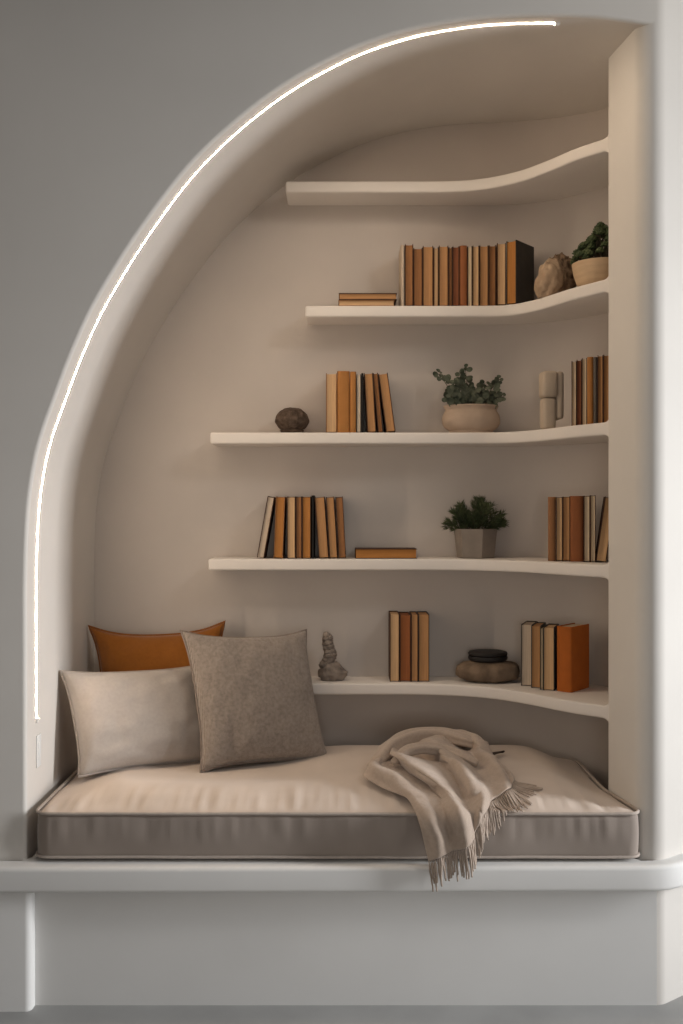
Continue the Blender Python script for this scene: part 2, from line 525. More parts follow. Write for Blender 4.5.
for v in bm.verts:
    p = v.co
    tz = (p.z - mz0) / (mz1 - mz0)
    if tz > .95:
        p.z += crown(p.x, p.y)
        # puckers running in from the front seam
        w = sstep(.18, .02, p.y) * sstep(-.012, .02, p.y)
        p.z += w * .0065 * (nz(p.x * 26, p.y * 4, 3) + .6 * nz(p.x * 55, p.y * 6, 9))
        p.z += .0035 * nz(p.x * 6, p.y * 9, 1)
    else:
        s = math.sin(PI * min(1, max(0, tz)))
        if p.y < .02:
            p.y -= .007 * s
            pk = sstep(.25, .95, tz)
            p.y -= s ** .5 * (.0055 * pk * (nz(p.x * 28, p.z * 5, 5) + .5 * nz(p.x * 60, p.z * 6, 2)) + .004 * nz(p.x * 5, p.z * 9, 8))
bmt = bm
def fit_y(x, y): return y - .10 * sstep(.50, .76, x) * sstep(.25, .63, y)
for v in bm.verts: v.co.x, v.co.y = fit_x(v.co.x, v.co.y), fit_y(v.co.x, v.co.y)
# split the box into the top panel (with the boxing border as its own part)
me_v = [v.co.copy() for v in bmt.verts]
bmt.verts.index_update()
tf, sf = [], []
for f in bmt.faces:
    cz = sum(v.co.z for v in f.verts) / len(f.verts)
    (tf if cz > mz1 - .006 else sf).append([v.index for v in f.verts])
bmt.free()
off = Vector(mattress.location)
def sub_mesh(faces):
    used = sorted({i for f in faces for i in f}); mp = {i: k for k, i in enumerate(used)}
    return MB().add([me_v[i] - off for i in used], [[mp[i] for i in f] for f in faces])
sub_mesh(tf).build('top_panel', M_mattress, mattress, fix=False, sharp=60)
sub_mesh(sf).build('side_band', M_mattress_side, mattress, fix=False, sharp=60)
def rrect(x0, x1, y0, y1, r, n=8):
    out = []
    for cx, cy, a0 in ((x1 - r, y1 - r, 0), (x0 + r, y1 - r, 90), (x0 + r, y0 + r, 180), (x1 - r, y0 + r, 270)):
        out += [Vector((cx + r * math.cos(math.radians(a0 + 90 * k / n)), cy + r * math.sin(math.radians(a0 + 90 * k / n)), 0)) for k in range(n + 1)]
    full = []
    for a, b in zip(out, out[1:] + out[:1]):
        k = max(1, int((b - a).length / .03))
        full += [a.lerp(b, t / k) for t in range(k)]
    return full
for z, r, e in ((mz1 - .004, .0045, .001), (mz0 + .012, .0038, .002)):
    pts = [Vector((fit_x(p.x, p.y), fit_y(p.x, p.y) + (-.001 if p.y < .1 else 0), z + .0015 * nz(p.x * 7, p.y * 7, z))) - off for p in rrect(mx0 - e, mx1 + e, my0 - e, my1 + e, .036)]
    MB().tube(pts, r, 8, closed=True).build('piping', M_pipe, mattress, sharp=80)

# ------------------------------------------------------------------ pillows
def pillow(name, label, w, h, t, mtx, fab, pip, seed, pinch=.03, sag=.0, zwr=.006, sq=.42, shear=0.0):
    """w x h pillow in the local XZ plane, y = thickness; mtx places its bottom centre"""
    root = thing(name, label, 'pillow')
    root.matrix_world = mtx
    nu, nv = 48, 40
    def edge(u, v):
        # outline with pulled-in sides and pointed corners
        x = u * w / 2; z = v * h / 2
        x -= math.copysign(1, u) * pinch * w * (1 - abs(v) ** 3.2) * abs(u) ** 2 if u else 0
        z -= math.copysign(1, v) * (pinch * h * (1 - abs(u) ** 3.2) * abs(v) ** 2) if v else 0
        if sag and v > 0: z -= sag * h * (1 - u * u) * v
        x -= shear * z
        return x, z
    vs = {}
    mb = MB(); bmv = []
    def surf(side):
        rows = []
        for j in range(nv + 1):
            v = -1 + 2 * j / nv; v = math.sin(v * PI / 2) * .35 + v * .65
            row = []
            for i in range(nu + 1):
                u = -1 + 2 * i / nu; u = math.sin(u * PI / 2) * .35 + u * .65
                x, z = edge(u, v)
                q = max(0, (1 - u * u) * (1 - v * v))
                y = t / 2 * q ** sq * side
                k = min(1, q * 4) * (1 - .6 * q)
                # folds fanning from the corners
                fold = nz(u * 3.2 + seed, v * 3.2, side) + .55 * nz(u * 7 + seed, v * 5 - u * 3, side + 4)
                y += side * zwr * 1.15 * fold * k
                row.append(Vector((x, y, z + h / 2)))
            rows.append(row)
        return rows
    mb.grid(surf(-1)); mb.grid(surf(1))
    mb.build('cover', fab, root, sharp=80)
    out = []
    n = 26
    for a, b in (((-1, -1), (1, -1)), ((1, -1), (1, 1)), ((1, 1), (-1, 1)), ((-1, 1), (-1, -1))):
        for k in range(n):
            tt = k / n
            u, v = a[0] + (b[0] - a[0]) * tt, a[1] + (b[1] - a[1]) * tt
            x, z = edge(u, v)
            out.append(Vector((x, .0015 * nz(u * 5 + seed, v * 5), z + h / 2)))
    MB().tube(out, .0042, 7, closed=True).build('piping', pip, root, sharp=80)
    return root
def frame_from(bl, br, tilt, roll=0.0):
    """matrix with local X along bl->br (horizontal) and local Z leaning back by tilt radians"""
    mid = (Vector(bl) + Vector(br)) / 2
    ang = math.atan2(br[1] - bl[1], br[0] - bl[0])
    return Matrix.Translation(mid) @ Matrix.Rotation(ang, 4, 'Z') @ Matrix.Rotation(-tilt, 4, 'X') @ Matrix.Rotation(roll, 4, 'Y')
pillow('lumbar_pillow', 'pale beige piped lumbar pillow leaning on the left jamb', .440, .290, .15,
       frame_from((-.708, .225, .499), (-.388, .452, .507), math.radians(18), math.radians(2.6)), M_pillow_a, material('piping_light', (.40, .35, .31, 1), .9, .06, 60), 3.1, .035, .01, .008, shear=.11, sq=.36)
pillow('square_pillow', 'taupe woven square pillow standing in front of the other pillows', .395, .405, .16,
       frame_from((-.402, .286, .497), (-.058, .446, .499), math.radians(20), math.radians(2.5)), M_pillow_b, material('piping_taupe', (.25, .205, .175, 1), .9, .1, 60), 8.2, .05, .01, .007, shear=.085, sq=.36)
pillow('ochre_pillow', 'burnt orange square pillow behind the two beige ones', .42, .385, .12,
       frame_from((-.728, .545, .505), (-.362, .565, .505), math.radians(8), math.radians(-1.5)), M_pillow_c, M_pipe_c, 5.5, .065, .03, .006, shear=.08)

# ------------------------------------------------------------------ throw blanket
def MM(x, y, h):
    """point on the mattress top with cloth height h seen at photo position"""
    z = .50
    for _ in range(6):
        s = (y - 512) / (ZC - z - h)
        d = 1000 / s - D0
        X = (x - 341.5) / s
        z = mat_top(min(.7, max(-.7, X)), max(.0, d)) + .004
    return Vector((X, d, z + h))
def FF(x, y, o):
    return P(x, y, -.030 - .032 * max(0, min(1, (y - 805) / 50)) - o)
G = [
 [MM(388, 766, .006), MM(363, 774, .016), MM(382, 784, .012), MM(406, 795, .014), FF(418, 818, .012), FF(424, 842, .008), FF(429, 862, .006)],
 [MM(388, 757, .032), MM(378, 764, .042), MM(400, 773, .036), MM(424, 788, .028), FF(433, 815, .030), FF(437, 838, .024), FF(439, 858, .018)],
 [MM(394, 752, .022), MM(398, 764, .014), MM(419, 776, .012), MM(438, 791, .008), FF(447, 816, .010), FF(450, 836, .006), FF(452, 851, .004)],
 [MM(395, 744, .050), MM(394, 754, .060), MM(420, 766, .056), MM(447, 783, .042), FF(459, 810, .040), FF(464, 832, .034), FF(467, 848, .028)],
 [MM(412, 744, .032), MM(424, 758, .018), MM(446, 770, .012), MM(461, 786, .008), FF(469, 810, .008), FF(472, 823, .004), FF(474, 836, .004)],
 [MM(428, 736, .062), MM(444, 754, .052), MM(462, 764, .046), MM(474, 779, .038), MM(481, 794, .030), FF(482, 806, .022), FF(483, 816, .014)],
 [MM(448, 732, .062), MM(463, 747, .022), MM(473, 760, .014), MM(481, 772, .010), MM(487, 783, .008), MM(490, 791, .006), MM(493, 799, .006)],
 [MM(468, 735, .052), MM(479, 745, .044), MM(487, 755, .034), MM(494, 764, .022), MM(501, 773, .014), MM(505, 779, .012), MM(508, 786, .010)],
 [MM(488, 743, .028), MM(489, 749, .018), MM(493, 756, .010), MM(500, 763, .007), MM(508, 770, .005), MM(512, 775, .004), MM(515, 780, .004)]]
throw = thing('throw_blanket', 'beige fringed wool throw heaped and hanging over the mattress edge', 'blanket', G[4][3])
toff = Vector(throw.location)
gl = []
for g in G:
    b = g[0].copy()
    back = [Vector((b.x + .005, b.y + .085, mat_top(b.x, min(.55, b.y + .08)) + .004)), Vector((b.x, b.y + .045, b.z * .55 + (mat_top(b.x, b.y) + .004) * .45))]
    gl.append(resample(catmull(back + g, 8), 72))
rows = []
for k in range(72):
    rows.append(catmull([g[k] for g in gl], 12))
nr_ = [[None] * len(rows[0]) for _ in rows]
for k in range(72):
    for j in range(len(rows[0])):
        du = rows[k][min(j + 1, len(rows[0]) - 1)] - rows[k][max(j - 1, 0)]
        dv = rows[min(k + 1, 71)][j] - rows[max(k - 1, 0)][j]
        n_ = du.cross(dv); n_.normalize()
        if n_.y > 0 and abs(n_.z) < .4 or n_.z < -.4: n_ = -n_
        nr_[k][j] = n_
for k in range(72):
    for j in range(len(rows[0])):
        u = j / (len(rows[0]) - 1); v = k / 71
        amp = .0075 * sstep(0, .12, v) * (1 - .55 * sstep(.75, 1, v)) * sstep(0, .06, u) * sstep(0, .06, 1 - u)
        wv = math.sin(2 * PI * (6.2 * u + 1.1 * math.sin(2.6 * v + u * 3) + .5 * nz(u * 4, v * 3, 7)))
        rows[k][j] = rows[k][j] + nr_[k][j] * amp * (wv * .75 + .25 * wv ** 3)
NUx = len(rows[0])
hem = [p.copy() for p in rows[-1]]
for k, r in enumerate(rows):
    for j, p in enumerate(r):
        e = sstep(0, 10, 71 - k) if k > 40 else 1
        a = .0055 * nz(p.x * 18, p.y * 14 + p.z * 10, 2.5) + .0025 * nz(p.x * 45, p.y * 40, 6 + p.z * 25)
        p.z += a * e
        if p.y > .02:
            p.z = max(p.z, mat_top(p.x, p.y) + .003)
        elif p.y > -.03 and p.z > .44:
            p.z = max(p.z, min(mat_top(p.x, max(p.y, .0)) + .004, .497) if p.y > -.012 else p.z)
        if p.z < mz1 + .004: p.y = min(p.y, -.030)
mb = MB().grid([[p - toff for p in r] for r in rows])
cl = mb.build('cloth', M_throw, throw, sharp=180)
md = cl.modifiers.new('thick', 'SOLIDIFY'); md.thickness = .004; md.offset = 1
md = cl.modifiers.new('sub', 'SUBSURF'); md.levels = 1; md.render_levels = 1
def roll(name, pts, rads, flat, seed):
    c = resample(catmull(pts, 8), 60); out_ = MB(); rws = []
    for k, p in enumerate(c):
        t = (c[min(k + 1, 59)] - c[max(k - 1, 0)]).normalized()
        up = Vector((0, 0, 1)); w = t.cross(up).normalized(); up = w.cross(t)
        v = k / 59
        r = rads[0] + (rads[1] - rads[0]) * math.sin(PI * v) ** .7
        ring_ = []
        for q in range(36):
            a = 2 * PI * q / 36
            rr_ = r * (1 + .10 * math.sin(5 * a + 4 * v + seed) + .14 * nz(math.cos(a) * 1.5 + seed, math.sin(a) * 1.5, v * 5))
            ring_.append(p + w * math.cos(a) * rr_ * flat + up * math.sin(a) * rr_ - toff)
        rws.append(ring_)
    out_.grid(rws, closed_u=True)
    b = len(out_.v) - 36
    out_.f.append(tuple(range(36))); out_.f.append(tuple(b + q for q in range(36)))
    return out_.build(name, M_throw, throw, sharp=180)
roll('fold', [MM(371, 768, .016), MM(380, 759, .034), MM(392, 748, .046), MM(414, 738, .050), MM(441, 736, .050), MM(466, 741, .042), MM(486, 749, .018)], (.010, .025), 1.25, 1.0)
roll('fold', [MM(394, 762, .046), MM(404, 753, .058), MM(422, 748, .060), MM(444, 750, .050), MM(462, 756, .040), MM(478, 764, .022)], (.008, .016), 1.3, 4.0)
# tassels along the diagonal hem
hemr = resample(rows[-1], 88)
for q, p in enumerate(hemr):
    rr = random.Random(q)
    t = q / 87
    L = .062 + rr.uniform(-.012, .014)
    pts = [p + Vector((0, 0, 0))]
    cur = p.copy()
    hang = cur.y < -.005
    sw = rr.uniform(-.25, .25)
    for s in range(6):
        st = L / 6
        if cur.y > -.02 and cur.z > mz1 - .006:
            dx = .35 + .9 * sstep(.80, 1, t) + sw
            v = Vector((dx, -1 + .55 * sstep(.85, 1, t), 0)).normalized() * st * 1.05
            cur = cur + v
            cur.z = max(mat_top(cur.x, max(0, cur.y)) + .004, cur.z - .006)
            if cur.y < my0 - .004: cur.y = min(cur.y, -.026)
        else:
            cur = cur + Vector((.18 * sw + .10, -.02 * (1 if s < 2 else 0), -1)).normalized() * st
            cur.x += rr.uniform(-.0012, .0012); cur.y = min(cur.y + rr.uniform(-.001, .001), -.027)
        pts.append(cur.copy())
    c = catmull([x - toff for x in pts], 2)
    n = len(c)
    MB().tube(c, [.0014 + .0012 * sstep(0, .25, k / n) * (1 - .4 * k / n) for k in range(n)], 5).build('tassel', M_fringe, cl, sharp=180)
# the far corner's dark tassel lying on the mattress
b0 = MM(489, 757, .012)
for dx in (0, .004, .008):
    c = catmull([b0 - toff + Vector((-.012 + dx, -.02, 0)), b0 - toff + Vector((dx, -.005, .006)), MM(494, 753, .012) - toff + Vector((dx, 0, 0)), MM(503, 752, .006) - toff + Vector((dx * .5, dx, 0))], 5)
    MB().tube(c, .0028, 6).build('tassel', M_dark_tassel, cl, sharp=180)

# ------------------------------------------------------------------ books
PAL = {
 'tan': (172, 128, 86), 'light': (196, 160, 120), 'cream': (208, 186, 156), 'pale': (186, 168, 148), 'ochre': (166, 112, 58), 'brown': (142, 98, 62),
 'rust': (140, 84, 48), 'orange': (168, 90, 28), 'darkbrown': (70, 46, 32), 'black': (30, 26, 24), 'grey': (92, 84, 77), 'slate': (58, 54, 50), 'red': (126, 76, 50), 'green': (52, 56, 44), 'white': (205, 190, 170)}
BM = {}
def bmat(c, page=False):
    k = (c, page)
    if k not in BM:
        col = srgb(*PAL[c])
        if page: BM[k] = material('pages_' + c, col, .9, .10, 30, .25, 120, aniso=(14, 1, .4), bdist=.001)
        else: BM[k] = material('bookcloth_' + c, col, .75, .07, 25, .15, 200, bdist=.001)
    return BM[k]
def book(label, group, x, y, z, t, h, dep, cov, pg, style='fore', rot=0.0, lean=0.0, flat=False):
    """x, y, z = left front bottom corner; thickness t along local x; rot turns the face towards the left (radians)"""
    root = thing('book', label, 'book', (x, y, z), 0, group)
    root.rotation_euler = (0, lean, -rot)
    c = .0022 if t > .009 else .0014
    mb = MB()
    if style == 'spine':      # rounded spine towards the room
        n = 8
        pr = []
        for k in range(n + 1):
            a = PI * k / n
            pr.append((t / 2 - t / 2 * math.cos(a), .006 - .006 * math.sin(a)))
        inn = [(c + (t - 2 * c) * k / n, .009) for k in range(n + 1)]
        outl = [(0, dep)] + pr + [(t, dep)]
        innl = [(c, dep)] + [(c + (t - 2 * c) * k / n, .008 - .004 * math.sin(PI * k / n)) for k in range(n + 1)] + [(t - c, dep)]
        rows = []
        for a, b in zip(outl, innl):
            rows.append([Vector((a[0], a[1], 0)), Vector((a[0], a[1], h)), Vector((b[0], b[1], h)), Vector((b[0], b[1], 0))])
        mb.grid(rows, closed_u=True)
        mb.f.append((0, 1, 2, 3)); e = len(mb.v) - 4; mb.f.append((e, e + 1, e + 2, e + 3))
        mb.build('cover', bmat(cov), root, sharp=40)
        MB().box((c * 1.05, .0085, .003), (t - c * 1.05, dep - .004, h - .003)).build('pages', bmat(pg, True), root)
    else:                     # fore edge towards the room
        mb.box((0, 0, 0), (c, dep, h), .0006)
        mb.box((t - c, 0, 0), (t, dep, h), .0006)
        mb.box((0, dep - .003, 0), (t, dep + .001, h), .0006)
        mb.build('cover', bmat(cov), root)
        n = 8
        rows = []
        for k in range(n + 1):
            xx = c * 1.02 + (t - 2.04 * c) * k / n
            yy = .0025 + .0025 * math.sin(PI * k / n)
            rows.append([Vector((xx, yy, .0025)), Vector((xx, yy, h - .003)), Vector((xx, dep - .0035, h - .003)), Vector((xx, dep - .0035, .0025))])
        mb = MB().grid(rows, closed_u=True)
        mb.f.append((0, 1, 2, 3)); e = len(mb.v) - 4; mb.f.append((e, e + 1, e + 2, e + 3))
        mb.build('pages', bmat(pg, True), root, sharp=40)
    return root

ORD = ['first', 'second', 'third', 'fourth', 'fifth', 'sixth', 'seventh', 'eighth', 'ninth', 'tenth', 'eleventh', 'twelfth', 'thirteenth', 'fourteenth']
def look(cov, pg, style, w):
    n = {'tan': 'tan', 'light': 'light tan', 'cream': 'cream', 'pale': 'pale taupe', 'ochre': 'ochre', 'brown': 'brown', 'rust': 'rust brown', 'orange': 'orange',
         'black': 'black', 'grey': 'grey', 'slate': 'dark grey', 'red': 'reddish brown', 'white': 'off-white', 'darkbrown': 'dark brown', 'green': 'dark green'}
    s = n[cov] if style == 'spine' else n[pg]
    return ('thin ' if w < .0165 else 'thick ' if w > .031 else '') + s
def upright_row(i, d, rows_, where, group, dep=.112):
    """rows_: (bottom x0, bottom x1, top y, cover, pages, style, top shift px)"""
    k = (D0 + d) / 1000
    zt = top(i)
    for q, (x0, x1, ty, cov, pg, st, sh) in enumerate(rows_):
        X = (x0 - 341.5) * k; t = (x1 - x0) * k - .0007
        h = (ZC - (ty - 512) * k) - zt
        lean = math.atan2(sh * k, h)
        t2 = t * math.cos(lean); hh = h * .998 / max(.9, math.cos(lean)) - (abs(math.sin(lean)) * t2 if lean else 0)
        z = zt + .0006
        if lean > 0: z += math.sin(lean) * t2; 
        yj = random.Random(q * 7 + i).uniform(0, .004)
        if lean > 0:
            # pivots on its right bottom corner
            X2 = X + t - t2 * math.cos(lean)
            root = book('', group, X + (t - t2 * math.cos(lean)), d + yj, z, t2, hh, dep, cov, pg, st, 0, lean)
        else:
            root = book('', group, X, d + yj, z, t2, hh, dep, cov, pg, st, 0, lean)
        tilt = ' leaning right' if sh > 2 else ' leaning left' if sh < -2 else ''
        root['label'] = f'{look(cov, pg, st, t)} book{tilt}, {ORD[q]} from left in the {where}'

F, SPN = 'fore', 'spine'
# second shelf from the top: the long row
upright_row(1, .566, [
 (401, 404.8, 245, 'pale', 'pale', SPN, 0), (405, 413.5, 244, 'darkbrown', 'brown', F, 0), (413.7, 422.8, 247.5, 'darkbrown', 'brown', F, 0), (423, 433.6, 245.5, 'darkbrown', 'tan', F, 0),
 (433.8, 438.8, 247, 'darkbrown', 'light', F, 0), (439, 448.6, 245.5, 'darkbrown', 'tan', F, 0), (448.8, 452.6, 247, 'darkbrown', 'brown', F, 0), (452.8, 459.6, 246, 'darkbrown', 'red', F, 0),
 (459.8, 467.4, 245.5, 'rust', 'rust', SPN, 0), (467.6, 472.6, 246, 'darkbrown', 'cream', F, 0), (472.8, 479.5, 245.5, 'darkbrown', 'light', F, 0), (479.8, 488.8, 245, 'darkbrown', 'tan', F, 0),
 (489, 496.2, 245, 'darkbrown', 'brown', F, 0)], 'longest row of books', 'books in the long row on the second shelf')
zt = top(1)
book('light tan book, second from right in the longest row of books', 'books in the long row on the second shelf', .4742, .548, zt + .0006, .0265, .188, .108, 'darkbrown', 'light', F, math.radians(5))
book('thick book with dark grey cover, ending the longest row at its right', 'books in the long row on the second shelf', .5015, .545, zt + .0006, .034, .192, .112, 'slate', 'ochre', F, math.radians(39))
# two books lying flat left of it
fx = (338 - 341.5) * 3.066 / 1000
def flat_book(label, group, x0, x1, y, z, t, dep, cov, pg, style=F):
    r = book(label, group, x0, y, z, t, x1 - x0, dep, cov, pg, style)
    # lay it down: local z -> +x, local x -> +z
    r.rotation_euler = (0, 0, 0)
    r.matrix_world = Matrix(((0, 0, 1, x0), (0, 1, 0, y), (1, 0, 0, z), (0, 0, 0, 1)))
    return r
flat_book('lower tan book of the flat pair beside the longest row', 'flat pair of books', -.0095, .163, .568, zt + .0006, .0185, .105, 'brown', 'light')
flat_book('upper brown book lying on the flat pair beside the longest row', 'flat pair of books', -.0085, .170, .566, zt + .0198, .020, .107, 'darkbrown', 'tan')
# third shelf, left
upright_row(2, .566, [
 (326, 337, 373, 'brown', 'light', F, 0), (337.2, 349.8, 371, 'ochre', 'light', SPN, 0), (350, 356.4, 371.5, 'ochre', 'ochre', SPN, 0), (356.6, 361.2, 374, 'grey', 'white', F, 0),
 (361.4, 363.8, 373, 'black', 'black', SPN, 0), (367.6, 376.4, 372.5, 'darkbrown', 'tan', F, -3.4), (378.2, 383.2, 372.5, 'darkbrown', 'brown', F, -5.2), (386.4, 396, 372.5, 'darkbrown', 'tan', F, -8.2)],  # the thin black book is an added dark strip for the shaded gap
 'row beside the brown woven ball', 'books beside the brown woven ball')
# fourth shelf, left
upright_row(3, .566, [
 (256.6, 264, 496, 'darkbrown', 'pale', F, 11), (273.6, 282.9, 496.5, 'brown', 'ochre', F, 2.4), (287, 295.6, 496.5, 'darkbrown', 'light', F, 0), (296, 302, 496.5, 'darkbrown', 'brown', F, 0),
 (302.2, 311, 496.5, 'darkbrown', 'ochre', F, 0), (311.4, 314.4, 495.5, 'black', 'black', SPN, 0), (319, 329, 496.5, 'darkbrown', 'tan', F, -4.4), (329.6, 338, 496.5, 'darkbrown', 'tan', F, -3.8), (338.8, 346.4, 496.5, 'darkbrown', 'brown', F, -3.4)],
 'row beside the flat ochre book', 'books left of the flat ochre book')
zt = top(3)
flat_book('ochre book lying flat alone left of the faceted pot', 'single flat book', .042, .232, .568, zt + .0006, .030, .108, 'darkbrown', 'ochre')
# lowest shelf, left
upright_row(4, .585, [
 (390, 399.6, 614, 'darkbrown', 'light', F, 0), (400, 411, 615, 'darkbrown', 'rust', F, 0), (411.3, 418.4, 614.5, 'darkbrown', 'tan', F, 0), (418.6, 429.6, 614.5, 'slate', 'tan', F, 0)],
 'four-book group beside the figurine', 'books beside the figurine', .098)

def angled_row(i, px, d, a, fwd, items, where, group, dep=.10):
    """stepped row on the curved end of a shelf: items (thickness, height, cover, pages, style, lean)"""
    X = (px - 341.5) * (D0 + d) / 1000; Y = d
    wa = Vector((math.cos(a), -math.sin(a))); fa = Vector((-math.sin(a), -math.cos(a)))
    for q, (t, h, cov, pg, st, lean) in enumerate(items):
        z = top(i) + .0006
        r = book(f'{look(cov, pg, st, t)} book{" leaning right" if lean > .05 else ""}, {ORD[q]} from left in the {where}', group, X, Y, z + (math.sin(lean) * t if lean > 0 else 0), t, h, dep, cov, pg, st, a, lean)
        t2 = t * math.cos(lean) + .0006 + (math.sin(lean) * h * .0)
        X += wa.x * t2 + fa.x * fwd * t; Y += wa.y * t2 + fa.y * fwd * t
# third shelf, right
angled_row(2, 571.5, .40, math.radians(14), .45, [
 (.0140, .194, 'darkbrown', 'cream', F, 0), (.0140, .1965, 'darkbrown', 'red', F, 0), (.0145, .199, 'darkbrown', 'cream', F, 0), (.0175, .201, 'ochre', 'light', SPN, 0), (.0100, .199, 'grey', 'grey', SPN, 0), (.0155, .203, 'darkbrown', 'tan', F, 0), (.0165, .203, 'darkbrown', 'tan', F, 0)],
 'row right of the abstract sculpture', 'books right of the abstract sculpture')
# fourth shelf, right
angled_row(3, 548, .42, math.radians(12), .40, [
 (.0225, .187, 'brown', 'brown', SPN, 0), (.0185, .187, 'darkbrown', 'light', F, 0), (.0205, .188, 'darkbrown', 'tan', F, 0), (.0365, .189, 'rust', 'tan', SPN, 0), (.0175, .190, 'darkbrown', 'cream', F, 0), (.0145, .191, 'darkbrown', 'cream', F, 0), (.0285, .185, 'darkbrown', 'light', F, math.radians(8))],
 'row right of the faceted pot', 'books right of the faceted pot')
# lowest shelf, right
angled_row(4, 521, .515, math.radians(20), .75, [
 (.034, .186, 'slate', 'pale', F, 0), (.029, .186, 'slate', 'tan', F, 0), (.010, .182, 'green', 'cream', F, 0), (.032, .186, 'slate', 'light', F, 0)],
 'row right of the black lidded dish', 'books right of the black lidded dish')
book('thick orange book showing its side, rightmost on the lowest shelf', 'books right of the black lidded dish', .628, .428, top(4) + .0006, .048, .190, .116, 'orange', 'cream', SPN, math.radians(40))

# ------------------------------------------------------------------ ornaments
def blob(mb, c, s, amp, fr_, seed, flat=None, seg=40, rings=26, fn=None):
    bm = bmesh.new()
    bmesh.ops.create_uvsphere(bm, u_segments=seg, v_segments=rings, radius=1)
    for v in bm.verts:
        n = v.co.normalized()
        k = 1 + amp * (noise.noise(n * fr_ + Vector((seed, 0, 0))) + .5 * noise.noise(n * fr_ * 2.3 + Vector((0, seed, 0))))
        p = Vector((n.x * s[0], n.y * s[1], n.z * s[2])) * k
        if fn: p = fn(p)
        p += Vector(c)
        if flat is not None and p.z < flat: p.z = flat
        v.co = p
    return mb.bm(bm)
# woven ball
e = P(292, 432, .622); e.z = top(2)
def ribs(p):
    a = math.atan2(p.y, p.x)
    return p * (1 + .022 * math.sin(a * 16) * math.cos(p.z * 260))
ball = thing('woven_ball', 'dark brown woven ball with flattened base on the third shelf', 'ornament', e)
blob(MB(), (0, 0, .043), (.053, .053, .039), .05, 3, 4, flat=.006, fn=ribs).build('ball', M_pod, ball, sharp=180)
MB().lathe([(0, .0005), (.032, .0005), (.034, .004), (.038, .011), (.030, .014)], 32).build('foot', M_pod, ball)

# eucalyptus in a wide clay bowl
def leaf_disc(mb, c, nrm, up, rx, ry, cup=.25, n=9):
    nrm = nrm.normalized(); x = nrm.cross(up)
    if x.length < 1e-4: x = nrm.orthogonal()
    x.normalize(); y = x.cross(nrm)
    b = len(mb.v)
    mb.v.append(tuple(c))
    for k in range(n):
        a = 2 * PI * k / n
        q = c + x * rx * math.cos(a) + y * ry * math.sin(a) + nrm * cup * rx * (math.cos(a) ** 2)
        mb.v.append(tuple(q))
    for k in range(n): mb.f.append((b, b + 1 + k, b + 1 + (k + 1) % n))
e = P(471, 431, .622); e.z = top(2) + .0006
pot = thing('eucalyptus_plant', 'leafy grey-green round-leaved plant in a wide clay bowl', 'plant', e)
prof = [(0, 0), (.066, 0), (.069, .004), (.068, .009), (.074, .012), (.084, .020), (.090, .032), (.091, .045), (.088, .058), (.082, .068), (.080, .074), (.083, .080), (.086, .085), (.083, .088), (.078, .085), (.074, .074), (.0, .070)]
pt_ = MB().lathe(prof, 48, 1, .66).build('pot', M_terracotta, pot)
MB().lathe([(0, .076), (.04, .078), (.072, .074)], 32, 1, .64).build('soil', M_soil, pt_)
lf = MB(); stems = MB()
rr = random.Random(5)
tips = [(-.108, .188), (-.018, .205), (-.075, .135), (-.085, .105), (-.058, .155), (-.035, .178), (-.03, .135), (-.005, .145), (.015, .125), (.035, .130), (.045, .155), (.062, .110), (.085, .160), (.088, .125), (.10, .108), (-.06, .10), (.02, .10), (-.02, .105), (.05, .10), (.0, .12), (-.045, .12)]
for (tx, tz) in tips:
    sx = tx * .45; ty = rr.uniform(-.045, .03)
    p0 = Vector((sx, ty * .4, .07)); p2 = Vector((tx, ty, tz + .006)); p1 = Vector(((sx + tx) / 2 * .9, ty * .7, (.07 + tz) / 2 + .014))
    c = catmull([p0, p1, p2], 8)
    stems.tube(c, [.0016 - .0009 * k / len(c) for k in range(len(c))], 5)
    for k in range(4, len(c)):
        for s in (-1, 1):
            if rr.random() < .42: continue
            t = (c[k] - c[k - 1]).normalized()
            side = t.cross(Vector((0, 1, 0))).normalized() * s
            sz = rr.uniform(.0075, .012) * (.75 if k > len(c) - 3 else 1)
            ctr = c[k] + side * sz * .9 + Vector((rr.uniform(-.004, .004), rr.uniform(-.016, .012), rr.uniform(-.004, .004)))
            leaf_disc(lf, ctr, Vector((rr.uniform(-.7, .7), -1, rr.uniform(-.4, .9))), Vector((rr.uniform(-.4, .4), 0, 1)), sz, sz * rr.uniform(.8, 1.05))
lf.build('foliage', M_euca, pot, sharp=60, fix=False)
stems.build('stems', M_stem, pot)

# faceted pot with needle-leaved plant
e = P(475.5, 559, .622); e.z = top(3) + .0006
pot = thing('needle_plant', 'dark green needle-leaved plant in a faceted grey pot', 'plant', e)
prof = [(.056, 0), (.059, .002), (.068, .088), (.0685, .0905), (.062, .0905), (.059, .078), (0, .077)]
pt_ = MB().lathe(prof, 6, 1, .93, rot=math.radians(-18)).build('pot', M_hexpot, pot, sharp=20)
MB().lathe([(0, .083), (.03, .083), (.055, .081)], 24).build('soil', M_soil, pt_)
nd = MB(); stems = MB(); rr = random.Random(11)
def needle(mb, p, d, L, w):
    d = d.normalized(); x = d.cross(Vector((rr.uniform(-1, 1), rr.uniform(-1, 1), rr.uniform(-1, 1)))).normalized()
    b = len(mb.v)
    mb.v += [tuple(p), tuple(p + d * L * .5 + x * w), tuple(p + d * L), tuple(p + d * L * .5 - x * w)]
    mb.f.append((b, b + 1, b + 2, b + 3))
